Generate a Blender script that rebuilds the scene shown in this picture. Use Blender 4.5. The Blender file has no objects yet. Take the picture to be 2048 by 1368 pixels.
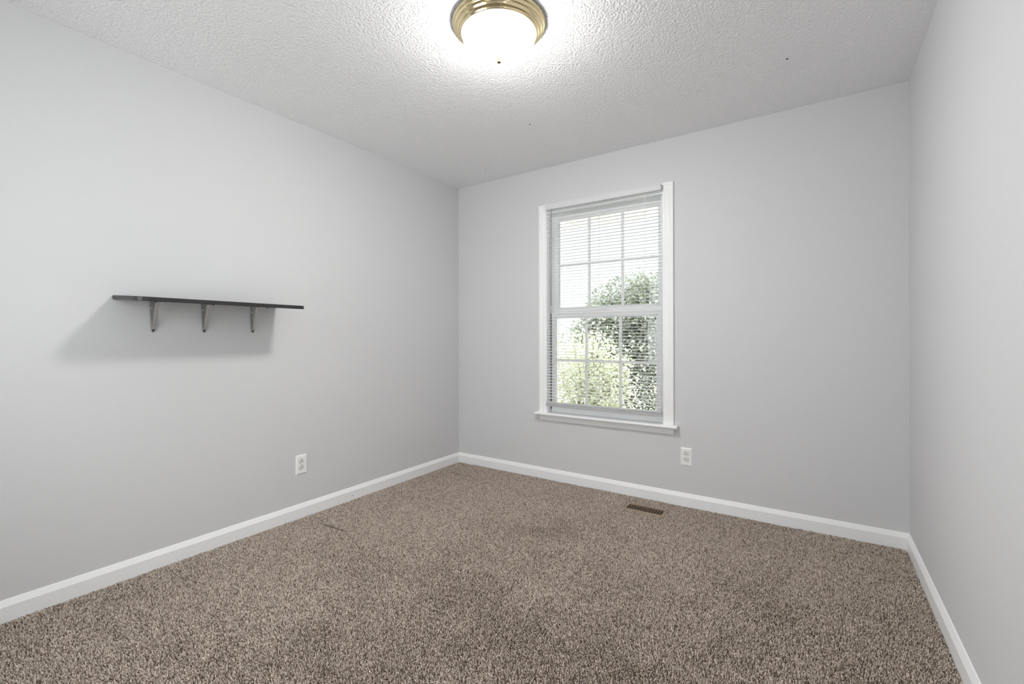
import bpy, bmesh, math, random
import numpy as np
from mathutils import Matrix, Vector

random.seed(7)
scene = bpy.context.scene
COL = scene.collection

# ------------------------------------------------------------------ camera
W = 3.065          # room width  (x, left wall at 0)
D = 4.20           # room depth  (window wall at y = 0, wall behind the camera at y = -D)
H = 2.44           # ceiling height
HB = 0.0812        # baseboard height
FPX = 907.1        # focal length in pixels of the 2048 px wide frame
cam_data = bpy.data.cameras.new('camera')
cam = bpy.data.objects.new('camera', cam_data)
COL.objects.link(cam)
cam_data.sensor_fit = 'HORIZONTAL'
cam_data.sensor_width = 36.0
cam_data.lens = 36.0 * FPX / 2048.0
cam_data.shift_y = -9.93 / 2048.0
cam_data.clip_start = 0.02
cam.matrix_world = (Matrix.Translation((2.6588, -3.1161, 1.1109))
                    @ Matrix.Rotation(0.58963, 4, 'Z')
                    @ Matrix.Rotation(math.pi / 2, 4, 'X')
                    @ Matrix.Rotation(-0.00265, 4, 'Z'))
scene.camera = cam

# ------------------------------------------------------------------ view, world, sun, daylight
scene.view_settings.view_transform = 'Standard'
scene.view_settings.look = 'None'
scene.view_settings.gamma = 1.0
scene.view_settings.use_curve_mapping = False
scene.view_settings.exposure = 0.13
scene.cycles.max_bounces = 16
scene.cycles.diffuse_bounces = 10
scene.cycles.transparent_max_bounces = 24
scene.cycles.caustics_reflective = False
scene.cycles.caustics_refractive = False
scene.cycles.sample_clamp_indirect = 4.0

SKY_FAR = 1.35      # hazy sky beyond the window
SKY_SUN = 7.8       # the brighter sky on the sun's side, behind the camera
LAMP = 112.0
SUN = 12.0
world = bpy.data.worlds.new('overcast_sky')
scene.world = world
world.use_nodes = True
bg = world.node_tree.nodes['Background']
_nt = world.node_tree
_tc = _nt.nodes.new('ShaderNodeTexCoord')
_dp = _nt.nodes.new('ShaderNodeVectorMath')
_dp.operation = 'DOT_PRODUCT'
_dp.inputs[1].default_value = Vector((0.10, -1.0, 0.0)).normalized()
_mr = _nt.nodes.new('ShaderNodeMapRange')
_mr.interpolation_type = 'SMOOTHSTEP'
_mr.inputs['From Min'].default_value = -0.75
_mr.inputs['From Max'].default_value = 0.20
_mr.inputs['To Min'].default_value = SKY_FAR
_mr.inputs['To Max'].default_value = SKY_SUN
_nt.links.new(_tc.outputs['Generated'], _dp.inputs[0])
_nt.links.new(_dp.outputs['Value'], _mr.inputs['Value'])
_nt.links.new(_mr.outputs['Result'], bg.inputs['Strength'])
_m2 = _nt.nodes.new('ShaderNodeMapRange')
_m2.inputs['From Min'].default_value = SKY_FAR
_m2.inputs['From Max'].default_value = SKY_SUN
_mc = _nt.nodes.new('ShaderNodeMix')
_mc.data_type = 'RGBA'
_mc.inputs['A'].default_value = (0.93, 0.96, 1.0, 1)
_mc.inputs['B'].default_value = (1.0, 0.995, 0.995, 1)
_nt.links.new(_mr.outputs['Result'], _m2.inputs['Value'])
_nt.links.new(_m2.outputs['Result'], _mc.inputs['Factor'])
_nt.links.new(_mc.outputs['Result'], bg.inputs['Color'])

sun_data = bpy.data.lights.new('sun', 'SUN')
sun_data.energy = SUN
sun_data.angle = math.radians(1.0)
sun_data.color = (1.0, 0.96, 0.86)
sun = bpy.data.objects.new('sun', sun_data)
COL.objects.link(sun)
sun.rotation_euler = Vector((0.0, 0.45, -0.89)).to_track_quat('-Z', 'Y').to_euler()


def portal(name, loc, direction, sx, sy):
    d = bpy.data.lights.new(name, 'AREA')
    d.shape = 'RECTANGLE'
    d.size, d.size_y = sx, sy
    d.cycles.is_portal = True
    o = bpy.data.objects.new(name, d)
    COL.objects.link(o)
    o.location = loc
    o.rotation_euler = Vector(direction).to_track_quat('-Z', 'Y').to_euler()


portal('window_portal', (1.357, 0.13, 1.30), (0, -1, 0), 0.86, 1.52)
portal('added_front_window_portal', (0.95, -D - 0.13, 1.385), (0, 1, 0), 1.28, 1.45)  # this and the next portals serve the added windows
portal('added_left_window_portal', (-0.13, -3.525, 1.385), (1, 0, 0), 1.03, 1.45)
portal('added_side_window_portal', (W + 0.13, -3.025, 1.385), (-1, 0, 0), 0.43, 1.45)


# ------------------------------------------------------------------ materials
def mat(name, color, rough=0.6, metallic=0.0, spec=0.5, bump=None, noise=None):
    """bump = (scale, distance, detail); noise = (scale, amount) brightness mottling of the paint itself"""
    m = bpy.data.materials.new(name)
    m.use_nodes = True
    nt = m.node_tree
    b = nt.nodes['Principled BSDF']
    b.inputs['Base Color'].default_value = (*color, 1)
    b.inputs['Roughness'].default_value = rough
    b.inputs['Metallic'].default_value = metallic
    b.inputs['Specular IOR Level'].default_value = spec
    tc = nt.nodes.new('ShaderNodeTexCoord')
    if bump:
        n = nt.nodes.new('ShaderNodeTexNoise')
        n.inputs['Scale'].default_value = bump[0]
        n.inputs['Detail'].default_value = bump[2]
        nt.links.new(tc.outputs['Object'], n.inputs['Vector'])
        bp = nt.nodes.new('ShaderNodeBump')
        bp.inputs['Distance'].default_value = bump[1]
        bp.inputs['Strength'].default_value = 1.0
        nt.links.new(n.outputs['Fac'], bp.inputs['Height'])
        nt.links.new(bp.outputs['Normal'], b.inputs['Normal'])
    if noise:
        n = nt.nodes.new('ShaderNodeTexNoise')
        n.inputs['Scale'].default_value = noise[0]
        n.inputs['Detail'].default_value = 3
        nt.links.new(tc.outputs['Object'], n.inputs['Vector'])
        mr = nt.nodes.new('ShaderNodeMapRange')
        mr.inputs['To Min'].default_value = 1 - noise[1]
        mr.inputs['To Max'].default_value = 1 + noise[1]
        nt.links.new(n.outputs['Fac'], mr.inputs['Value'])
        mx = nt.nodes.new('ShaderNodeVectorMath')
        mx.operation = 'SCALE'
        mx.inputs[0].default_value = color
        nt.links.new(mr.outputs['Result'], mx.inputs['Scale'])
        nt.links.new(mx.outputs['Vector'], b.inputs['Base Color'])
    return m


M = {}
M['wall'] = mat('wall_paint', (0.655, 0.657, 0.668), 0.62, spec=0.35, bump=(160, 0.0005, 3), noise=(1.3, 0.012))
M['trim'] = mat('white_semi_gloss', (0.90, 0.905, 0.91), 0.34, spec=0.5, noise=(3, 0.01))
M['vinyl'] = mat('white_vinyl', (0.90, 0.905, 0.92), 0.4)
M['plate'] = mat('white_plastic_plate', (0.90, 0.90, 0.89), 0.32)
M['receptacle'] = mat('white_plastic_receptacle', (0.84, 0.84, 0.83), 0.3)
M['seam'] = mat('grey_seam', (0.20, 0.20, 0.19), 0.6)
M['finial'] = mat('matte_brass', (0.085, 0.060, 0.030), 0.6, spec=0.1)
M['slot'] = mat('dark_slot', (0.02, 0.018, 0.016), 0.6)
M['black'] = mat('black_laminate', (0.018, 0.018, 0.019), 0.42, noise=(40, 0.25))
M['steel'] = mat('zinc_plated_steel', (0.84, 0.85, 0.86), 0.32, metallic=1.0)
M['plate_steel'] = mat('dull_steel', (0.42, 0.42, 0.43), 0.45, metallic=1.0)
M['screw'] = mat('dark_screw', (0.05, 0.05, 0.05), 0.45, metallic=0.6)
M['brass'] = mat('polished_brass', (0.92, 0.77, 0.47), 0.16, metallic=1.0)
M['vent'] = mat('brown_enamel', (0.30, 0.225, 0.165), 0.5, spec=0.4)
M['duct'] = mat('dark_duct', (0.012, 0.008, 0.005), 0.8)
M['gasket'] = mat('dark_weatherstrip', (0.06, 0.06, 0.065), 0.8)
M['wand'] = mat('grey_plastic_wand', (0.30, 0.31, 0.33), 0.25)
M['backing'] = mat('carpet_backing', (0.09, 0.07, 0.055), 0.95, noise=(60, 0.2))
M['soffit'] = mat('soffit_vinyl', (0.50, 0.51, 0.53), 0.6, noise=(14, 0.45))
M['grass'] = mat('dry_grass', (0.56, 0.55, 0.48), 0.9, noise=(20, 0.3))
M['bark'] = mat('grey_bark', (0.16, 0.13, 0.10), 0.9, bump=(60, 0.004, 4))


def leaf_mat(name, color, through=None, fac=0.35):
    m = mat(name, color, 0.45)
    nt = m.node_tree
    b = nt.nodes['Principled BSDF']
    tr = nt.nodes.new('ShaderNodeBsdfTranslucent')
    tr.inputs['Color'].default_value = (*through, 1) if through else (color[0] * 1.3, color[1] * 1.35, color[2] * 0.8, 1)
    mx = nt.nodes.new('ShaderNodeMixShader')
    mx.inputs['Fac'].default_value = fac
    nt.links.new(b.outputs[0], mx.inputs[1])
    nt.links.new(tr.outputs[0], mx.inputs[2])
    nt.links.new(mx.outputs[0], nt.nodes['Material Output'].inputs['Surface'])
    return m


M['slat'] = leaf_mat('white_blind_slat', (0.90, 0.905, 0.91), (0.9, 0.9, 0.9), 0.4)
M['rail'] = mat('shade_grey_rail', (0.52, 0.52, 0.53), 0.4)  # the rail's shade is put into this even grey
M['leaf_pale'] = leaf_mat('pale_green_leaf', (0.43, 0.45, 0.34), (0.50, 0.54, 0.36))
M['leaf_dark'] = leaf_mat('dark_green_leaf', (0.120, 0.138, 0.118))

# frosted glass dome of the lamp: it is the lamp's own light
m = bpy.data.materials.new('frosted_glass_lit')
m.use_nodes = True
b = m.node_tree.nodes['Principled BSDF']
b.inputs['Base Color'].default_value = (0.9, 0.9, 0.88, 1)
b.inputs['Roughness'].default_value = 0.3
b.inputs['Emission Color'].default_value = (1.0, 0.985, 0.965, 1)
# the bulbs stand low behind the glass: the bottom of the dome glows more than its rim
nt = m.node_tree
tc = nt.nodes.new('ShaderNodeTexCoord')
sx = nt.nodes.new('ShaderNodeSeparateXYZ')
mr = nt.nodes.new('ShaderNodeMapRange')
mr.inputs['From Min'].default_value = -0.050
mr.inputs['From Max'].default_value = -0.135
mr.inputs['To Min'].default_value = LAMP * 0.09
mr.inputs['To Max'].default_value = LAMP
nt.links.new(tc.outputs['Object'], sx.inputs['Vector'])
nt.links.new(sx.outputs['Z'], mr.inputs['Value'])
nt.links.new(mr.outputs['Result'], b.inputs['Emission Strength'])
M['dome'] = m

# clear window glass
m = bpy.data.materials.new('clear_window_glass')
m.use_nodes = True
nt = m.node_tree
nt.nodes.remove(nt.nodes['Principled BSDF'])
tr = nt.nodes.new('ShaderNodeBsdfTransparent')
tr.inputs['Color'].default_value = (0.94, 0.96, 0.96, 1)
gl = nt.nodes.new('ShaderNodeBsdfGlossy')
gl.inputs['Roughness'].default_value = 0.02
fr = nt.nodes.new('ShaderNodeFresnel')
fr.inputs['IOR'].default_value = 1.45
mx = nt.nodes.new('ShaderNodeMixShader')
nt.links.new(fr.outputs[0], mx.inputs['Fac'])
nt.links.new(tr.outputs[0], mx.inputs[1])
nt.links.new(gl.outputs[0], mx.inputs[2])
nt.links.new(mx.outputs[0], nt.nodes['Material Output'].inputs['Surface'])
M['glass'] = m

# sprayed popcorn ceiling, with three little dark specks
m = mat('sprayed_ceiling_texture', (0.91, 0.91, 0.915), 0.85, spec=0.2)
nt = m.node_tree
b = nt.nodes['Principled BSDF']
tc = nt.nodes['Texture Coordinate']
vo = nt.nodes.new('ShaderNodeTexVoronoi')
vo.feature = 'SMOOTH_F1'
vo.inputs['Scale'].default_value = 120
no = nt.nodes.new('ShaderNodeTexNoise')
no.inputs['Scale'].default_value = 75
no.inputs['Detail'].default_value = 5
no.inputs['Roughness'].default_value = 0.6
mth = nt.nodes.new('ShaderNodeMath')
mth.operation = 'SUBTRACT'
bp = nt.nodes.new('ShaderNodeBump')
bp.inputs['Distance'].default_value = 0.0042
bp.inputs['Strength'].default_value = 1.0
nt.links.new(tc.outputs['Object'], vo.inputs['Vector'])
nt.links.new(tc.outputs['Object'], no.inputs['Vector'])
nt.links.new(no.outputs['Fac'], mth.inputs[0])
nt.links.new(vo.outputs['Distance'], mth.inputs[1])
nt.links.new(mth.outputs[0], bp.inputs['Height'])
nt.links.new(bp.outputs['Normal'], b.inputs['Normal'])
prev = None
for (x, y) in ((2.549, -0.575), (1.178, -0.694), (0.491, -0.239)):
    vm = nt.nodes.new('ShaderNodeVectorMath')
    vm.operation = 'DISTANCE'
    vm.inputs[1].default_value = (x, y, H)
    nt.links.new(tc.outputs['Object'], vm.inputs[0])
    lt = nt.nodes.new('ShaderNodeMath')
    lt.operation = 'LESS_THAN'
    lt.inputs[1].default_value = 0.006
    nt.links.new(vm.outputs['Value'], lt.inputs[0])
    if prev is None:
        prev = lt
    else:
        ad = nt.nodes.new('ShaderNodeMath')
        ad.operation = 'ADD'
        nt.links.new(prev.outputs[0], ad.inputs[0])
        nt.links.new(lt.outputs[0], ad.inputs[1])
        prev = ad
mc = nt.nodes.new('ShaderNodeMix')
mc.data_type = 'RGBA'
mc.inputs['A'].default_value = (0.91, 0.91, 0.915, 1)
mc.inputs['B'].default_value = (0.12, 0.12, 0.12, 1)
nt.links.new(prev.outputs[0], mc.inputs['Factor'])
nt.links.new(mc.outputs['Result'], b.inputs['Base Color'])
M['ceiling'] = m

# carpet yarn: the colour of every tuft is stored on the pile
m = bpy.data.materials.new('carpet_yarn')
m.use_nodes = True
nt = m.node_tree
b = nt.nodes['Principled BSDF']
b.inputs['Roughness'].default_value = 0.9
b.inputs['Specular IOR Level'].default_value = 0.15
at = nt.nodes.new('ShaderNodeAttribute')
at.attribute_name = 'yarn'
nt.links.new(at.outputs['Color'], b.inputs['Base Color'])
M['yarn'] = m


# ------------------------------------------------------------------ helpers
def link(name, bm, material, parent=None, smooth=False, loc=None):
    me = bpy.data.meshes.new(name)
    bmesh.ops.recalc_face_normals(bm, faces=bm.faces[:])
    bm.to_mesh(me)
    bm.free()
    me.materials.append(material)
    if smooth:
        for p in me.polygons:
            p.use_smooth = True
    o = bpy.data.objects.new(name, me)
    COL.objects.link(o)
    if parent is not None:
        o.parent = parent
    if loc is not None:
        o.location = loc
    return o


def tag(o, label=None, cat=None, group=None, kind=None):
    if label:
        o['label'] = label
    if cat:
        o['category'] = cat
    if group:
        o['group'] = group
    if kind:
        o['kind'] = kind
    return o


def empty(name, loc=(0, 0, 0)):
    o = bpy.data.objects.new(name, None)
    o.empty_display_size = 0.05
    COL.objects.link(o)
    o.location = loc
    return o


def box(bm, x0, x1, y0, y1, z0, z1, bev=0.0):
    vs = [bm.verts.new((x, y, z)) for x in (x0, x1) for y in (y0, y1) for z in (z0, z1)]
    idx = ((0, 1, 3, 2), (4, 6, 7, 5), (0, 4, 5, 1), (2, 3, 7, 6), (0, 2, 6, 4), (1, 5, 7, 3))
    fs = [bm.faces.new([vs[i] for i in f]) for f in idx]
    if bev > 0:
        es = list({e for f in fs for e in f.edges})
        bmesh.ops.bevel(bm, geom=es, offset=bev, segments=2, affect='EDGES', profile=0.5)


def prism(bm, pts, axis, a, b):
    """extrude a 2-D outline along an axis; pts are the other two coordinates in x,y,z order"""
    def v3(p, t):
        return {'x': (t, p[0], p[1]), 'y': (p[0], t, p[1]), 'z': (p[0], p[1], t)}[axis]
    A = [bm.verts.new(v3(p, a)) for p in pts]
    B = [bm.verts.new(v3(p, b)) for p in pts]
    n = len(pts)
    for i in range(n):
        j = (i + 1) % n
        bm.faces.new((A[i], A[j], B[j], B[i]))
    bm.faces.new(A[::-1])
    bm.faces.new(B)


def lathe(bm, prof, seg=72, center=(0, 0, 0), axis='z'):
    rings = []
    for r, h in prof:
        ring = []
        if r < 1e-6:
            ring = [bm.verts.new(_lp(center, 0, 0, h, axis))]
        else:
            for i in range(seg):
                a = 2 * math.pi * i / seg
                ring.append(bm.verts.new(_lp(center, r * math.cos(a), r * math.sin(a), h, axis)))
        rings.append(ring)
    for r0, r1 in zip(rings, rings[1:]):
        if len(r0) == 1 and len(r1) == 1:
            continue
        for i in range(seg):
            j = (i + 1) % seg
            if len(r0) == 1:
                bm.faces.new((r0[0], r1[j], r1[i]))
            elif len(r1) == 1:
                bm.faces.new((r0[i], r0[j], r1[0]))
            else:
                bm.faces.new((r0[i], r0[j], r1[j], r1[i]))


def _lp(c, u, v, h, axis):
    if axis == 'z':
        return (c[0] + u, c[1] + v, c[2] + h)
    if axis == 'x':
        return (c[0] + h, c[1] + u, c[2] + v)
    return (c[0] + u, c[1] + h, c[2] + v)


def tube(bm, p0, p1, r, seg=10):
    p0, p1 = Vector(p0), Vector(p1)
    d = (p1 - p0).normalized()
    u = d.orthogonal().normalized()
    v = d.cross(u)
    A, B = [], []
    for i in range(seg):
        a = 2 * math.pi * i / seg
        o = u * math.cos(a) * r + v * math.sin(a) * r
        A.append(bm.verts.new(p0 + o))
        B.append(bm.verts.new(p1 + o))
    for i in range(seg):
        j = (i + 1) % seg
        bm.faces.new((A[i], A[j], B[j], B[i]))
    bm.faces.new(A[::-1])
    bm.faces.new(B)


# ------------------------------------------------------------------ room shell
T = 0.15
FZ = -0.012        # carpet backing; the pile rises to z = 0
# window opening
OX0, OX1, OZ0, OZ1 = 0.915, 1.802, 0.50, 2.075
# added window for fill light (in the left wall behind the camera)
LY0, LY1, SZ0, SZ1 = -4.05, -3.00, 0.65, 2.12
# another added fill window, in the wall behind the camera
SX0, SX1 = 0.30, 1.60
# added fill window (in the right wall beside the camera, outside the picture)
SY0, SY1 = -3.25, -2.80
# floor register
VX0, VX1, VY0, VY1 = 1.612, 1.880, -0.279, -0.150
GX0, GX1, GY0, GY1 = VX0 + 0.020, VX1 - 0.020, VY0 + 0.020, VY1 - 0.020

bm = bmesh.new()
box(bm, -T, W + T, -D - T, GY0, FZ - 0.10, FZ)
box(bm, -T, W + T, GY1, T, FZ - 0.10, FZ)
box(bm, -T, GX0, GY0, GY1, FZ - 0.10, FZ)
box(bm, GX1, W + T, GY0, GY1, FZ - 0.10, FZ)
tag(link('floor', bm, M['backing']), kind='structure')

bm = bmesh.new()
box(bm, -T, W + T, -D - T, T, H, H + 0.12)
tag(link('ceiling', bm, M['ceiling']), kind='structure')

bm = bmesh.new()
box(bm, -T, 0, LY1, T, FZ, H)
box(bm, -T, 0, -D - T, LY0, FZ, H)
box(bm, -T, 0, LY0, LY1, FZ, SZ0)
box(bm, -T, 0, LY0, LY1, SZ1, H)
tag(link('wall_left', bm, M['wall']), kind='structure')

bm = bmesh.new()
box(bm, 0, OX0, 0, T, FZ, H)
box(bm, OX1, W, 0, T, FZ, H)
box(bm, OX0, OX1, 0, T, FZ, OZ0)
box(bm, OX0, OX1, 0, T, OZ1, H)
tag(link('wall_back', bm, M['wall']), kind='structure')

bm = bmesh.new()
box(bm, W, W + T, SY1, T, FZ, H)
box(bm, W, W + T, -D - T, SY0, FZ, H)
box(bm, W, W + T, SY0, SY1, FZ, SZ0)
box(bm, W, W + T, SY0, SY1, SZ1, H)
tag(link('wall_right', bm, M['wall']), kind='structure')

bm = bmesh.new()
box(bm, 0, SX0, -D - T, -D, FZ, H)
box(bm, SX1, W, -D - T, -D, FZ, H)
box(bm, SX0, SX1, -D - T, -D, FZ, SZ0)
box(bm, SX0, SX1, -D - T, -D, SZ1, H)
tag(link('wall_front', bm, M['wall']), kind='structure')

# baseboards: flat face with a sloped top
TB = 0.014
base_prof = [(0.0, FZ), (TB, FZ), (TB, 0.056), (TB - 0.001, 0.0585), (0.0035, 0.0795), (0.0, HB)]


def baseboard(name, pts, axis, a, b):
    bm = bmesh.new()
    prism(bm, pts, axis, a, b)
    return tag(link(name, bm, M['trim']), kind='structure')


baseboard('baseboard_left', [(d, z) for d, z in base_prof], 'y', -D, 0)
baseboard('baseboard_back', [(-d, z) for d, z in base_prof], 'x', TB * 0.0, W)
baseboard('baseboard_right', [(W - d, z) for d, z in base_prof], 'y', -D, 0)
baseboard('baseboard_front', [(-D + d, z) for d, z in base_prof], 'x', TB, W - TB)

bl = bpy.data.objects['baseboard_left']
bm = bmesh.new()
lathe(bm, [(0.0, 0.0), (0.003, 0.0), (0.003, 0.0004), (0.0, 0.0004)], 10, (TB, -1.138, 0.0255), 'x')
link('nail_hole', bm, M['screw'], bl)

# ------------------------------------------------------------------ window in the back wall
win = tag(empty('window_1', (0, 0, 0)), kind='structure')
# colonial casing swept up, over and down with mitred corners; (offset from the opening, projection)
cas = [(0.0, 0.0), (0.0, 0.010), (0.004, 0.0125), (0.010, 0.0125), (0.016, 0.0105), (0.030, 0.0120),
       (0.036, 0.0155), (0.041, 0.0155), (0.045, 0.0135), (0.054, 0.0160), (0.058, 0.0195),
       (0.062, 0.0200), (0.070, 0.0190), (0.072, 0.0160), (0.072, 0.0)]
CX0, CX1, CZ = OX0 - 0.001, OX1 + 0.001, 2.0725
bm = bmesh.new()
rows = []
for (w, d) in cas:
    rows.append([bm.verts.new(p) for p in ((CX0 - w, -d, 0.520), (CX0 - w, -d, CZ + w), (CX1 + w, -d, CZ + w), (CX1 + w, -d, 0.520))])
for a, b in zip(rows, rows[1:] + rows[:1]):
    for i in range(3):
        bm.faces.new((a[i], a[i + 1], b[i + 1], b[i]))
link('casing', bm, M['trim'], win)

# stool (inner sill) with rounded nose and horns
bm = bmesh.new()
nose = [(0.075, 0.500), (0.075, 0.519), (-0.046, 0.521), (-0.052, 0.5185), (-0.055, 0.5125), (-0.053, 0.5055), (-0.048, 0.5015), (-0.044, 0.500)]
prism(bm, nose, 'x', OX0, OX1)
nose2 = [(-0.0005, 0.500), (-0.0005, 0.521)] + nose[2:]
prism(bm, nose2, 'x', 0.818, OX0)
prism(bm, nose2, 'x', OX1, 1.902)
link('window_sill', bm, M['trim'], win)
# apron
bm = bmesh.new()
ap = [(0.0, 0.500), (-0.019, 0.500), (-0.020, 0.494), (-0.018, 0.488), (-0.0155, 0.486), (-0.0155, 0.476), (-0.0135, 0.474),
      (-0.0125, 0.462), (-0.0105, 0.457), (0.0, 0.4565)]
prism(bm, ap, 'x', 0.846, 1.876)
link('apron', bm, M['trim'], win)

# jamb liner
bm = bmesh.new()
JY0, JY1 = 0.002, 0.148
box(bm, OX0, OX0 + 0.006, JY0, JY1, 0.521, OZ1 - 0.006)
box(bm, OX1 - 0.006, OX1, JY0, JY1, 0.521, OZ1 - 0.006)
box(bm, OX0, OX1, JY0, JY1, OZ1 - 0.006, OZ1)
for s in (0, 1):   # stops between the two sash tracks
    for y in ((0.066, 0.106) if s == 0 else (0.024, 0.066, 0.106)):
        x0 = OX0 + 0.006 if s == 0 else OX1 - 0.016
        box(bm, x0, x0 + 0.010, y, y + 0.006, 0.521, OZ1 - 0.006)
box(bm, OX0 + 0.006, OX1 - 0.006, 0.075, JY1, 0.500, 0.524)
link('jamb', bm, M['vinyl'], win)


def sash(name, x0, x1, z0, z1, gx0, gx1, gz0, gz1, y0, y1, mx, mz):
    bm = bmesh.new()
    box(bm, x0, gx0, y0, y1, z0, z1, 0.0015)
    box(bm, gx1, x1, y0, y1, z0, z1, 0.0015)
    box(bm, gx0, gx1, y0, y1, z0, gz0, 0.0015)
    box(bm, gx0, gx1, y0, y1, gz1, z1, 0.0015)
    # glazing bead
    e = 0.006
    ym = (y0 + y1) / 2
    for (a, b, c, d) in ((gx0, gx0 + e, gz0, gz1), (gx1 - e, gx1, gz0, gz1), (gx0, gx1, gz0, gz0 + e), (gx0, gx1, gz1 - e, gz1)):
        box(bm, a, b, ym - 0.012, ym + 0.012, c, d)
    s = link(name, bm, M['vinyl'], win)
    bm = bmesh.new()
    for x in mx:
        box(bm, x - 0.010, x + 0.010, ym - 0.004, ym + 0.004, gz0, gz1)
    for z in mz:
        box(bm, gx0, gx1, ym - 0.0045, ym + 0.0045, z - 0.010, z + 0.010)
    g = link('muntins', bm, M['vinyl'], s)
    bm = bmesh.new()
    box(bm, gx0 + 0.001, gx1 - 0.001, ym + 0.006, ym + 0.009, gz0 + 0.001, gz1 - 0.001)
    link('pane', bm, M['glass'], s)
    return s


sash('lower_sash', 0.928, 1.789, 0.521, 1.310, 0.958, 1.752, 0.572, 1.262, 0.032, 0.062, (1.221, 1.487), (0.928,))
sash('upper_sash', 0.930, 1.787, 1.285, 2.068, 0.966, 1.756, 1.335, 2.030, 0.074, 0.104, (1.226, 1.489), (1.675,))
bm = bmesh.new()
box(bm, 0.9212, 0.9278, 0.029, 0.034, 0.545, 1.300)
link('weatherstrip', bm, M['gasket'], win)
bm = bmesh.new()
lathe(bm, [(0, 0.018), (0.012, 0.018), (0.014, 0.015), (0.014, 0.0)], 20, (1.357, 0.047, 1.310))
box(bm, 1.340, 1.374, 0.040, 0.046, 1.3105, 1.322, 0.001)
link('sash_lock', bm, M['vinyl'], win)

# ------------------------------------------------------------------ mini blind
BX0, BX1 = 0.921, 1.801
BY = -0.038
blind = tag(empty('window_blind', (0, 0, 0)), 'white slatted mini blind lowered over the window with slats open', 'blind')
bm = bmesh.new()
prof = [(BY + 0.014, 2.092), (BY + 0.014, 2.132), (BY + 0.012, 2.132), (BY + 0.012, 2.094), (BY - 0.012, 2.094),
        (BY - 0.012, 2.130), (BY - 0.015, 2.131), (BY - 0.0155, 2.127), (BY - 0.0135, 2.125), (BY - 0.0135, 2.092)]
prism(bm, prof, 'x', BX0 + 0.001, BX1 + 0.002)
box(bm, BX0, BX0 + 0.0015, BY - 0.014, BY + 0.014, 2.092, 2.131)
box(bm, BX1 + 0.0005, BX1 + 0.002, BY - 0.014, BY + 0.014, 2.092, 2.131)
link('head_rail', bm, M['slat'], blind)


def slat_mesh():
    bm = bmesh.new()
    n = 6
    top, bot = [], []
    for i in range(n + 1):
        t = -1 + 2 * i / n
        y = t * 0.0125
        z = 0.0022 * (1 - t * t) + y * 0.07
        top.append((y, z + 0.00025))
        bot.append((y, z - 0.00025))
    prism(bm, top + bot[::-1], 'x', BX0 + 0.002, BX1 - 0.002)
    return bm


s0 = link('slat', slat_mesh(), M['slat'], blind, smooth=False)
s0.location = (0, BY, 2.078)
z = 2.078
PITCH = 0.0225
zs = []
while z - PITCH > 0.618:
    z -= PITCH
    zs.append(z)
zs += [0.6090, 0.6058, 0.6026, 0.5994, 0.5965]
for i, z in enumerate(zs):
    c = s0.copy()
    COL.objects.link(c)
    c.parent = blind
    c.location = (0, BY + random.uniform(-0.0006, 0.0006), z)
    c.rotation_euler = (random.uniform(-0.012, 0.012), random.uniform(-0.0006, 0.0006), 0)
bm = bmesh.new()
rail = [(BY - 0.0125, 0.5935), (BY - 0.0130, 0.5885), (BY - 0.0105, 0.5875), (BY - 0.0105, 0.5855), (BY - 0.0130, 0.5845), (BY - 0.0130, 0.5790),
        (BY - 0.0110, 0.5765), (BY + 0.0125, 0.5765), (BY + 0.0125, 0.5935)]
prism(bm, rail, 'x', BX0, BX1)
tag(link('bottom_rail', bm, M['rail'], blind), 'bottom rail with its shade put into a grey colour')
for x in (1.022, 1.357, 1.692):
    bm = bmesh.new()
    for y in (BY - 0.0133, BY + 0.0133):
        box(bm, x - 0.0008, x + 0.0008, y - 0.0004, y + 0.0004, 0.585, 2.093)
    zz = 2.078
    while zz > 0.61:
        box(bm, x - 0.0005, x + 0.0005, BY - 0.013, BY + 0.013, zz - 0.0030, zz - 0.0024)
        zz -= PITCH
    box(bm, x + 0.004, x + 0.0052, BY - 0.0006, BY + 0.0006, 0.585, 2.093)
    link('ladder_cord', bm, M['slat'], blind)
bm = bmesh.new()
tube(bm, (0.977, BY - 0.019, 2.088), (0.974, BY - 0.021, 1.352), 0.0026, 8)
tube(bm, (0.977, BY - 0.010, 2.100), (0.977, BY - 0.019, 2.088), 0.0016, 6)
link('tilt_wand', bm, M['wand'], blind, smooth=True)
for x in (BX0 + 0.012, BX1 - 0.012):
    bm = bmesh.new()
    box(bm, x - 0.010, x + 0.010, BY - 0.0165, BY + 0.017, 2.130, 2.134, 0.0005)
    link('mounting_bracket', bm, M['slat'], blind)

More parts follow.
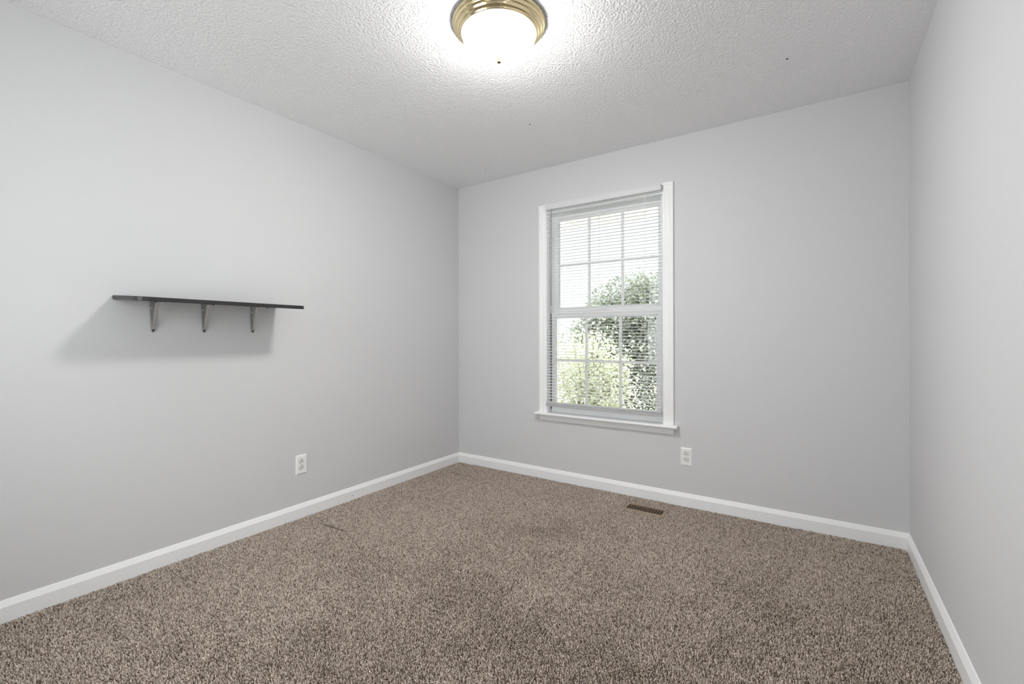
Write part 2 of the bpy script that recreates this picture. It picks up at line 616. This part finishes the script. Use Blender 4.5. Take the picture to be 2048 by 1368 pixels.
# ------------------------------------------------------------------ windows added for fill light, outside the picture
def added_window(name, xw, sg, y0, y1, along='y'):
    """xw = inner wall face, sg = +1 when the outdoors is toward +x (or +y)"""
    w_ = tag(empty(name, (0, 0, 0)), kind='structure')

    def bx(bm, da, db, *rest):
        a_, b_ = xw + sg * da, xw + sg * db
        if along == 'y':
            box(bm, min(a_, b_), max(a_, b_), *rest)
        else:
            box(bm, rest[0], rest[1], min(a_, b_), max(a_, b_), *rest[2:])
    bm = bmesh.new()
    for (a, b, c, d) in ((y0, y0 + 0.05, SZ0, SZ1), (y1 - 0.05, y1, SZ0, SZ1), (y0 + 0.05, y1 - 0.05, SZ0, SZ0 + 0.05), (y0 + 0.05, y1 - 0.05, SZ1 - 0.05, SZ1), (y0 + 0.05, y1 - 0.05, 1.385, 1.415)):
        bx(bm, 0.05, 0.09, a, b, c, d, 0.002)
    link('added_window_frame', bm, M['vinyl'], w_)
    bm = bmesh.new()
    bx(bm, 0.068, 0.072, y0 + 0.05, y1 - 0.05, SZ0 + 0.05, SZ1 - 0.05)
    link('pane', bm, M['glass'], w_)
    bm = bmesh.new()
    for (a, b, c, d) in ((y0 - 0.07, y0, SZ0 - 0.07, SZ1 + 0.07), (y1, y1 + 0.07, SZ0 - 0.07, SZ1 + 0.07), (y0, y1, SZ1, SZ1 + 0.07), (y0, y1, SZ0 - 0.07, SZ0)):
        bx(bm, -0.018, 0.0, a, b, c, d, 0.002)
    link('casing', bm, M['trim'], w_)


added_window('added_window_2', 0.0, -1, LY0, LY1)  # added to send fill light across to the right wall
added_window('added_window_3', W, 1, SY0, SY1)  # added to send fill light onto the left wall
added_window('added_window_4', -D, -1, SX0, SX1, 'x')  # added to brighten the window wall and the ceiling

# ------------------------------------------------------------------ ceiling lamp
LX, LY = 1.545, -1.545
lamp = tag(empty('ceiling_lamp', (LX, LY, H)), 'round flush ceiling lamp with stepped brass rim and lit white glass dome', 'lamp')
bm = bmesh.new()
prof = [(0.0, 0.0), (0.180, 0.0), (0.1935, -0.0005), (0.1965, -0.004), (0.1970, -0.010), (0.1945, -0.0155), (0.1905, -0.0175),
        (0.1885, -0.0175), (0.1870, -0.0195), (0.1865, -0.0240), (0.1835, -0.0285), (0.1795, -0.0300), (0.1775, -0.0300),
        (0.1760, -0.0320), (0.1750, -0.0365), (0.1715, -0.0410), (0.1675, -0.0425), (0.1655, -0.0430), (0.1640, -0.0455),
        (0.1630, -0.0490), (0.1600, -0.0515), (0.1570, -0.0510), (0.1555, -0.0480), (0.1550, -0.0440), (0.0, -0.0440)]
lathe(bm, prof, 128)
link('brass_rim', bm, M['brass'], lamp, smooth=True)
bm = bmesh.new()
prof = [(0.1545, -0.0445)]
for i in range(0, 15):
    a = math.radians(90 * i / 14)
    prof.append((0.1545 * math.cos(a) ** 0.82 if i < 14 else 0.0, -0.0480 - 0.099 * math.sin(a)))
lathe(bm, prof, 96)
link('glass_dome', bm, M['dome'], lamp, smooth=True)
bm = bmesh.new()
lathe(bm, [(0.0, -0.1465), (0.0120, -0.1465), (0.0130, -0.1500), (0.0095, -0.1535), (0.0085, -0.1560), (0.0105, -0.1600), (0.0100, -0.1640), (0.0060, -0.1675), (0.0, -0.1685)], 24)
link('finial', bm, M['finial'], lamp, smooth=True)

# ------------------------------------------------------------------ wall shelf on three brackets
shelf = tag(empty('wall_shelf', (0, 0, 0)), 'long black board shelf on three small metal brackets on the left wall', 'shelf')
SYL, SYR, SD, ST = -2.412, -1.660, 0.303, 0.019
SZB, SLOPE = 1.2875, -0.066      # underside height at the wall, slight sag toward the front


def shelf_z(x):
    return SZB + SLOPE * x


bm = bmesh.new()
out = [(0.002, SYL), ]
r = 0.045
for i in range(9):
    a = math.radians(-90 + 90 * i / 8)
    out.append((SD - r + r * math.cos(a), SYL + r + r * math.sin(a)))
r = 0.018
for i in range(7):
    a = math.radians(0 + 90 * i / 6)
    out.append((SD - r + r * math.cos(a), SYR - r + r * math.sin(a)))
out.append((0.002, SYR))
lo = [bm.verts.new((x, y, shelf_z(x))) for x, y in out]
hi = [bm.verts.new((x, y, shelf_z(x) + ST)) for x, y in out]
n = len(out)
for i in range(n):
    j = (i + 1) % n
    bm.faces.new((lo[i], lo[j], hi[j], hi[i]))
f1 = bm.faces.new(lo[::-1])
f2 = bm.faces.new(hi)
es = list(set(f1.edges) | set(f2.edges))
bmesh.ops.bevel(bm, geom=es, offset=0.0018, segments=2, affect='EDGES', profile=0.5)
link('shelf_board', bm, M['black'], shelf)


def bracket(y):
    """pressed steel bracket: wall leg, arm under the board, folded diagonal strut; screws"""
    br = empty('shelf_bracket', (0, y, 0))
    br.parent = shelf
    zt = shelf_z(0.002) - 0.0005
    bm = bmesh.new()
    # wall leg, tapering, rounded foot
    pts = [(-0.0135, zt - 0.002), (-0.0125, zt - 0.055), (-0.0072, 1.146)]
    for i in range(7):
        a = math.radians(180 + 180 * i / 6)
        pts.append((0.0072 * math.cos(a), 1.146 + 0.0085 * math.sin(a)))
    pts += [(0.0072, 1.146), (0.0125, zt - 0.055), (0.0135, zt - 0.002)]
    prism(bm, pts, 'x', 0.0005, 0.0022)
    # raised rib on the leg
    prism(bm, [(-0.0035, zt - 0.012), (-0.0022, 1.156), (0.0022, 1.156), (0.0035, zt - 0.012)], 'x', 0.0022, 0.0050)
    # turned-up edges of the leg
    for sg in (-1, 1):
        prism(bm, [(sg * 0.0122, zt - 0.056), (sg * 0.0070, 1.148), (sg * 0.0058, 1.148), (sg * 0.0110, zt - 0.056)], 'x', 0.0022, 0.0052)
    # arm under the board
    A = []
    xs = [0.0022, 0.125, 0.140, 0.146]
    ws = [0.0125, 0.0085, 0.0065, 0.002]
    lo, hi = [], []
    for x, w in zip(xs, ws):
        lo.append((x, -w, shelf_z(x) - 0.0024))
        hi.append((x, w, shelf_z(x) - 0.0024))
    ring = lo + hi[::-1]
    B0 = [bm.verts.new(p) for p in ring]
    B1 = [bm.verts.new((p[0], p[1], p[2] + 0.0018)) for p in ring]
    for i in range(len(ring)):
        j = (i + 1) % len(ring)
        bm.faces.new((B0[i], B0[j], B1[j], B1[i]))
    bm.faces.new(B0[::-1])
    bm.faces.new(B1)
    link('bracket_plate', bm, M['plate_steel'], br)
    # diagonal strut: a folded channel (two flanges and a web) running from the foot to the arm
    bm = bmesh.new()
    p_lo = Vector((0.0050, 0, 1.152))
    p_hi = Vector((0.052, 0, shelf_z(0.052) - 0.004))
    d = (p_hi - p_lo)
    nrm = Vector((-d.z, 0, d.x)).normalized()      # toward the corner of wall and board
    w0, w1, fl = 0.0022, 0.0034, 0.0075
    for (ya, yb, depth) in ((-1, -1, True), (1, 1, True), (-1, 1, False)):
        if depth:
            q = [p_lo + Vector((0, ya * w0, 0)), p_hi + Vector((0, ya * w1, 0)),
                 p_hi + Vector((0, ya * w1, 0)) + nrm * fl, p_lo + Vector((0, ya * w0, 0)) + nrm * fl * 0.5]
            off = Vector((0, ya * 0.0014, 0))
        else:
            q = [p_lo + Vector((0, -w0, 0)), p_hi + Vector((0, -w1, 0)), p_hi + Vector((0, w1, 0)), p_lo + Vector((0, w0, 0))]
            off = -nrm * -0.0012
        A = [bm.verts.new(p) for p in q]
        B = [bm.verts.new(p + off) for p in q]
        for i in range(4):
            j = (i + 1) % 4
            bm.faces.new((A[i], A[j], B[j], B[i]))
        bm.faces.new(A[::-1])
        bm.faces.new(B)
    link('strut', bm, M['steel'], br)
    # round screw washers and screws
    for (x, yy, z, ax) in ((0.0022, -0.0060, 1.2550, 'x'), (0.0050, 0.0, 1.1475, 'x')):
        bm = bmesh.new()
        lathe(bm, [(0.0, 0.0), (0.0052, 0.0), (0.0046, 0.0018), (0.0030, 0.0026), (0.0, 0.0028)], 16, (x, yy, z), 'x')
        link('screw', bm, M['steel'] if z > 1.2 else M['screw'], br, smooth=False)
    bm = bmesh.new()
    lathe(bm, [(0.0, 0.0), (0.0050, 0.0), (0.0044, -0.0020), (0.0028, -0.0028), (0.0, -0.0030)], 16, (0.105, 0.0, shelf_z(0.105) - 0.0024))
    link('screw', bm, M['steel'], br)
    return br


b0 = bracket(-2.2600)
for y in (-2.0400, -1.7940):
    c = b0.copy()
    COL.objects.link(c)
    c.parent = shelf
    c.location = (0, y, 0)
    for ch in list(b0.children):
        d = ch.copy()
        COL.objects.link(d)
        d.parent = c
for (x, y) in ((0.262, -2.335), (0.262, -2.105), (0.262, -1.850)):
    bm = bmesh.new()
    z = shelf_z(x)
    lathe(bm, [(0.0, 0.0004), (0.0042, 0.0004), (0.0042, -0.0028), (0.0030, -0.0042), (0.0, -0.0045)], 14, (x, y, z))
    link('screw_cap', bm, M['black'], shelf)


# ------------------------------------------------------------------ duplex wall outlets
def outlet(loc, rot, label):
    r_ = empty('wall_outlet', loc)
    r_.rotation_euler = (0, 0, rot)
    tag(r_, label, 'outlet')
    # local frame: plate in the x-z plane, facing -y
    hw, hh = 0.0355, 0.0580
    bm = bmesh.new()
    pr = [(0.0, hw, hh), (0.0028, hw, hh), (0.0052, hw - 0.003, hh - 0.003), (0.0058, hw - 0.007, hh - 0.007)]
    rings = []
    for d, a, b_ in pr:
        rings.append([bm.verts.new((sx * a, -d, sz * b_)) for sx, sz in ((-1, -1), (1, -1), (1, 1), (-1, 1))])
    for a, b_ in zip(rings, rings[1:]):
        for i in range(4):
            bm.faces.new((a[i], a[(i + 1) % 4], b_[(i + 1) % 4], b_[i]))
    bm.faces.new(rings[-1])
    bm.faces.new(rings[0][::-1])
    link('cover_plate', bm, M['plate'], r_)
    for sz in (-0.0195, 0.0195):
        bm = bmesh.new()
        pts = []
        for i in range(32):
            a = 2 * math.pi * i / 32
            x, z_ = 0.0172 * math.cos(a), 0.0172 * math.sin(a)
            z_ = max(-0.0138, min(0.0138, z_))
            pts.append((x, sz + z_))
        prism(bm, pts, 'y', -0.0055, -0.0078)
        f = link('receptacle', bm, M['receptacle'], r_)
        # contour line around the receptacle
        bm = bmesh.new()
        pts2 = [(p[0] * 1.07, sz + (p[1] - sz) * 1.07) for p in pts]
        prism(bm, pts2, 'y', -0.0056, -0.0062)
        g = link('receptacle_seam', bm, M['seam'], f)
        bm = bmesh.new()
        box(bm, -0.0084, -0.0048, -0.0081, -0.0070, sz - 0.0062, sz + 0.0042)
        link('slot', bm, M['slot'], f)
        bm = bmesh.new()
        box(bm, 0.0048, 0.0082, -0.0081, -0.0070, sz - 0.0058, sz + 0.0036)
        link('slot', bm, M['slot'], f)
        bm = bmesh.new()
        lathe(bm, [(0.0, -0.0070), (0.0028, -0.0070), (0.0028, -0.0081), (0.0, -0.0081)], 14, (0, 0, sz + 0.0090), 'y')
        link('slot', bm, M['slot'], f)
    bm = bmesh.new()
    lathe(bm, [(0.0, -0.0055), (0.0032, -0.0055), (0.0028, -0.0068), (0.0, -0.0072)], 16, (0, 0, 0), 'y')
    link('screw', bm, M['steel'], r_)
    return r_


outlet((0.0, -1.5030, 0.3245), math.pi / 2, 'white duplex outlet plate on the left wall below the black shelf')
outlet((1.9515, 0.0, 0.3205), 0.0, 'white duplex outlet plate on the window wall above the floor vent')

# ------------------------------------------------------------------ floor register
vent = tag(empty('floor_vent', (0, 0, 0)), 'brown metal floor register set into the carpet under the window', 'vent')
bm = bmesh.new()
zt, zb = 0.0012, FZ
fr_in = (VX0 + 0.021, VX1 - 0.021, VY0 + 0.021, VY1 - 0.021)
ringz = [((VX0, VX1, VY0, VY1), zb), ((VX0, VX1, VY0, VY1), -0.003), ((VX0 + 0.005, VX1 - 0.005, VY0 + 0.005, VY1 - 0.005), zt),
         (fr_in, zt), (fr_in, -0.030)]
rr = []
for (x0, x1, y0, y1), z in ringz:
    rr.append([bm.verts.new(p) for p in ((x0, y0, z), (x1, y0, z), (x1, y1, z), (x0, y1, z))])
for a, b_ in zip(rr, rr[1:]):
    for i in range(4):
        bm.faces.new((a[i], a[(i + 1) % 4], b_[(i + 1) % 4], b_[i]))
link('vent_frame', bm, M['vent'], vent)
bm = bmesh.new()
e = 0.0005
rr = [[bm.verts.new(p) for p in ((GX0 + e, GY0 + e, z), (GX1 - e, GY0 + e, z), (GX1 - e, GY1 - e, z), (GX0 + e, GY1 - e, z))] for z in (-0.0125, -0.095)]
for i in range(4):
    bm.faces.new((rr[0][i], rr[0][(i + 1) % 4], rr[1][(i + 1) % 4], rr[1][i]))
bm.faces.new(rr[1])
link('duct', bm, M['duct'], vent)
NF = 13
x0, x1, y0, y1 = fr_in
for i in range(1, NF):
    x = x0 + (x1 - x0) * i / NF
    bm = bmesh.new()
    prism(bm, [(x - 0.0012, zt - 0.0008), (x + 0.0012, zt - 0.0008), (x - 0.0030, zt - 0.013), (x - 0.0044, zt - 0.013)], 'y', y0, y1)
    link('louver', bm, M['vent'], vent)

# ------------------------------------------------------------------ carpet pile
rng = np.random.default_rng(11)
SP = 0.0046
PY = 3.60          # the pile is laid as far back as a step behind the camera
nx = int((W - 2 * TB) / SP)
ny = int((PY - TB) / SP)
gx, gy = np.meshgrid(np.arange(nx), np.arange(ny))
px = (TB + 0.003 + gx.ravel() * SP + (gy.ravel() % 2) * SP * 0.5).astype(np.float64)
py = (-PY + 0.003 + gy.ravel() * SP).astype(np.float64)
px += rng.uniform(-0.0019, 0.0019, px.shape)
py += rng.uniform(-0.0019, 0.0019, py.shape)
keep = (px > TB + 0.0015) & (px < W - TB - 0.0015) & (py < -TB - 0.0015)
keep &= ~((px > VX0 - 0.001) & (px < VX1 + 0.001) & (py > VY0 - 0.001) & (py < VY1 + 0.001))
px, py = px[keep], py[keep]
N = len(px)


def smooth_noise(x, y, scale, seed):
    r_ = np.random.default_rng(seed)
    g = r_.uniform(-1, 1, (64, 64))
    u, v = (x + 5) * scale, (y + 5) * scale
    i, j = np.floor(u).astype(int), np.floor(v).astype(int)
    fu, fv = u - i, v - j
    fu, fv = fu * fu * (3 - 2 * fu), fv * fv * (3 - 2 * fv)
    i, j = i % 63, j % 63
    return (g[i, j] * (1 - fu) * (1 - fv) + g[i + 1, j] * fu * (1 - fv) + g[i, j + 1] * (1 - fu) * fv + g[i + 1, j + 1] * fu * fv)


# nap: broad patches lean one way or the other, plus each tuft's own twist
lx = 0.36 * smooth_noise(px, py, 3.1, 1) + 0.30 * smooth_noise(px, py, 7.7, 2) + rng.normal(0, 0.42, N)
ly = 0.36 * smooth_noise(px, py, 2.7, 3) + 0.30 * smooth_noise(px, py, 8.3, 4) + rng.normal(0, 0.42, N) - 0.15
hgt = 0.0128 + 0.0012 * smooth_noise(px, py, 9, 5) + rng.uniform(-0.0036, 0.0018, N)
# two short dents pressed into the pile
rad_scale = np.ones(N)
for (ax, ay, bx, by) in ((0.150, -1.490, 0.424, -1.479), (0.165, -0.284, 0.385, -0.278)):
    t = np.clip(((px - ax) * (bx - ax) + (py - ay) * (by - ay)) / ((bx - ax) ** 2 + (by - ay) ** 2), 0, 1)
    dist = np.hypot(px - (ax + t * (bx - ax)), py - (ay + t * (by - ay)))
    w = np.exp(-(dist / 0.0130) ** 4) * np.clip(1.25 - np.abs(t - 0.5) * 1.2, 0, 1)
    hgt = np.maximum(hgt - 0.0125 * w, 0.0012)
    lx, ly = lx * (1 - w), ly * (1 - w)
    rad_scale = rad_scale * (1 - 0.45 * w)
# pile is a little shorter where it is tucked under the baseboards
edge = np.minimum.reduce([px - TB, W - TB - px, -TB - py])
hgt -= 0.0022 * np.clip(1 - edge / 0.012, 0, 1)
rad = rng.uniform(0.0016, 0.0027, N) * rad_scale
rot = rng.uniform(0, 2 * math.pi, N)
nv = 7
V = np.zeros((N, nv, 3), dtype=np.float32)
for k in range(3):
    a = rot + k * 2 * math.pi / 3
    V[:, k, 0] = px + np.cos(a) * rad * 0.75
    V[:, k, 1] = py + np.sin(a) * rad * 0.75
    V[:, k, 2] = FZ
    a2 = a + 0.7
    V[:, 3 + k, 0] = px + lx * 0.0030 + np.cos(a2) * rad * 1.05
    V[:, 3 + k, 1] = py + ly * 0.0030 + np.sin(a2) * rad * 1.05
    V[:, 3 + k, 2] = FZ + hgt * 0.70
V[:, 6, 0] = px + lx * 0.0062
V[:, 6, 1] = py + ly * 0.0062
V[:, 6, 2] = FZ + hgt
V[:, :, 0] = np.clip(V[:, :, 0], TB + 0.0004, W - TB - 0.0004)
V[:, :, 1] = np.clip(V[:, :, 1], -PY, -TB - 0.0004)
tri = np.array([[0, 1, 4], [0, 4, 3], [1, 2, 5], [1, 5, 4], [2, 0, 3], [2, 3, 5], [3, 4, 6], [4, 5, 6], [5, 3, 6]], dtype=np.int32)
F = (tri[None, :, :] + (np.arange(N, dtype=np.int32) * nv)[:, None, None]).reshape(-1)
me = bpy.data.meshes.new('carpet_pile')
me.vertices.add(N * nv)
me.vertices.foreach_set('co', V.reshape(-1))
me.loops.add(len(F))
me.loops.foreach_set('vertex_index', F)
npoly = len(F) // 3
me.polygons.add(npoly)
me.polygons.foreach_set('loop_start', np.arange(npoly, dtype=np.int32) * 3)
# yarn colours: three heathered shades
yc = np.array([[0.80, 0.695, 0.610], [0.55, 0.460, 0.390], [0.26, 0.200, 0.155]])
pick = rng.choice(3, N, p=[0.50, 0.32, 0.18])
col = yc[pick] * 0.86 * rng.uniform(0.72, 1.24, N)[:, None]
att = me.attributes.new('yarn', 'FLOAT_COLOR', 'POINT')
C4 = np.ones((N, nv, 4), dtype=np.float32)
C4[:, :, :3] = col[:, None, :]
att.data.foreach_set('color', C4.reshape(-1))
me.update()
me.materials.append(M['yarn'])
pile = bpy.data.objects.new('carpet_pile', me)
COL.objects.link(pile)
tag(pile, 'speckled brown and beige cut pile carpet covering the floor', 'carpet', kind='stuff')

# ------------------------------------------------------------------ outdoors beyond the window
bm = bmesh.new()
box(bm, -14, 16, T, 22, -0.50, -0.35)
tag(link('ground', bm, M['grass']), kind='structure')
bm = bmesh.new()
box(bm, -2.0, 5.0, T, 0.93, 2.165, 2.19)
prism(bm, [(0.93, 2.165), (0.955, 2.165), (0.955, 2.33), (0.93, 2.33)], 'x', -2.0, 5.0)
for i in range(40):
    x = -1.95 + i * 0.17
    box(bm, x, x + 0.012, T, 0.93, 2.160, 2.165)
tag(link('trim_1', bm, M['soffit']), kind='structure')


def shrub(name, label, centre, size, n_leaves, leaf, material, seed, stems=9):
    rg = np.random.default_rng(seed)
    cx, cy, cz = centre
    sx, sy, sz = size
    root = tag(empty(name, (cx, cy, -0.35)), label, 'shrub')
    # stems
    bm = bmesh.new()
    blobs = []
    for k in range(stems):
        a = 2 * math.pi * k / stems + rg.uniform(-0.3, 0.3)
        f = rg.uniform(0.35, 0.85)
        tip = Vector((math.cos(a) * sx * f, math.sin(a) * sy * f, (cz + 0.35) + sz * rg.uniform(0.15, 0.85)))
        mid = Vector((tip.x * 0.35, tip.y * 0.35, tip.z * 0.5))
        tube(bm, (0.03 * math.cos(a), 0.03 * math.sin(a), 0), mid, 0.016, 6)
        tube(bm, mid, tip, 0.009, 6)
        blobs.append(tip)
        for q in range(4):
            t2 = mid.lerp(tip, rg.uniform(0.2, 0.9)) + Vector(rg.uniform(-1, 1, 3)) * 0.3 * min(sx, sz)
            tube(bm, mid.lerp(tip, 0.3), t2, 0.005, 5)
            blobs.append(t2)
    link('stem', bm, M['bark'], root)
    # leaves: clustered around the blobs and spread through the crown
    P = []
    while len(P) < n_leaves:
        if rg.random() < 0.55:
            b_ = blobs[rg.integers(len(blobs))]
            p = np.array(b_) + rg.normal(0, 0.13, 3)
        else:
            v = rg.normal(0, 1, 3)
            v /= np.linalg.norm(v)
            rr_ = rg.random() ** 0.4
            if v[2] < 0:      # the lower crown hangs nearly straight down to the ground
                h_ = math.hypot(v[0], v[1])
                v[0], v[1] = v[0] / h_ * rg.random() ** 0.3, v[1] / h_ * rg.random() ** 0.3
            p = np.array((v[0] * sx * rr_, v[1] * sy * rr_, (cz + 0.35) + v[2] * sz * rr_))
        if p[2] > 0.02:
            P.append(p)
    P = np.array(P)
    nL = len(P)
    d = rg.normal(0, 1, (nL, 3))
    d[:, 2] = d[:, 2] * 0.6 + 0.2
    d /= np.linalg.norm(d, axis=1)[:, None]
    s = np.cross(d, rg.normal(0, 1, (nL, 3)))
    s /= np.linalg.norm(s, axis=1)[:, None]
    nn = np.cross(d, s)
    L = leaf * rg.uniform(0.6, 1.25, nL)[:, None]
    v = np.stack([P, P + d * L * 0.45 + s * L * 0.26 + nn * L * 0.06, P + d * L, P + d * L * 0.45 - s * L * 0.26 + nn * L * 0.06], axis=1).astype(np.float32)
    t = np.array([[0, 1, 2], [0, 2, 3]], dtype=np.int32)
    Fx = (t[None] + (np.arange(nL, dtype=np.int32) * 4)[:, None, None]).reshape(-1)
    me = bpy.data.meshes.new('foliage')
    me.vertices.add(nL * 4)
    me.vertices.foreach_set('co', v.reshape(-1))
    me.loops.add(len(Fx))
    me.loops.foreach_set('vertex_index', Fx)
    me.polygons.add(len(Fx) // 3)
    me.polygons.foreach_set('loop_start', np.arange(len(Fx) // 3, dtype=np.int32) * 3)
    me.update()
    me.materials.append(material)
    o = bpy.data.objects.new('foliage', me)
    COL.objects.link(o)
    o.parent = root
    return root


shrub('tall_shrub', 'tall dark green leafy shrub outside behind the right half of the window', (0.22, 3.75, 0.65), (0.98, 0.40, 1.45), 32000, 0.060, M['leaf_dark'], 3, 12)
shrub('low_shrub', 'low pale yellow-green shrub outside behind the lower left of the window', (0.36, 1.95, 0.40), (0.60, 0.30, 0.80), 7500, 0.050, M['leaf_pale'], 5, 11)
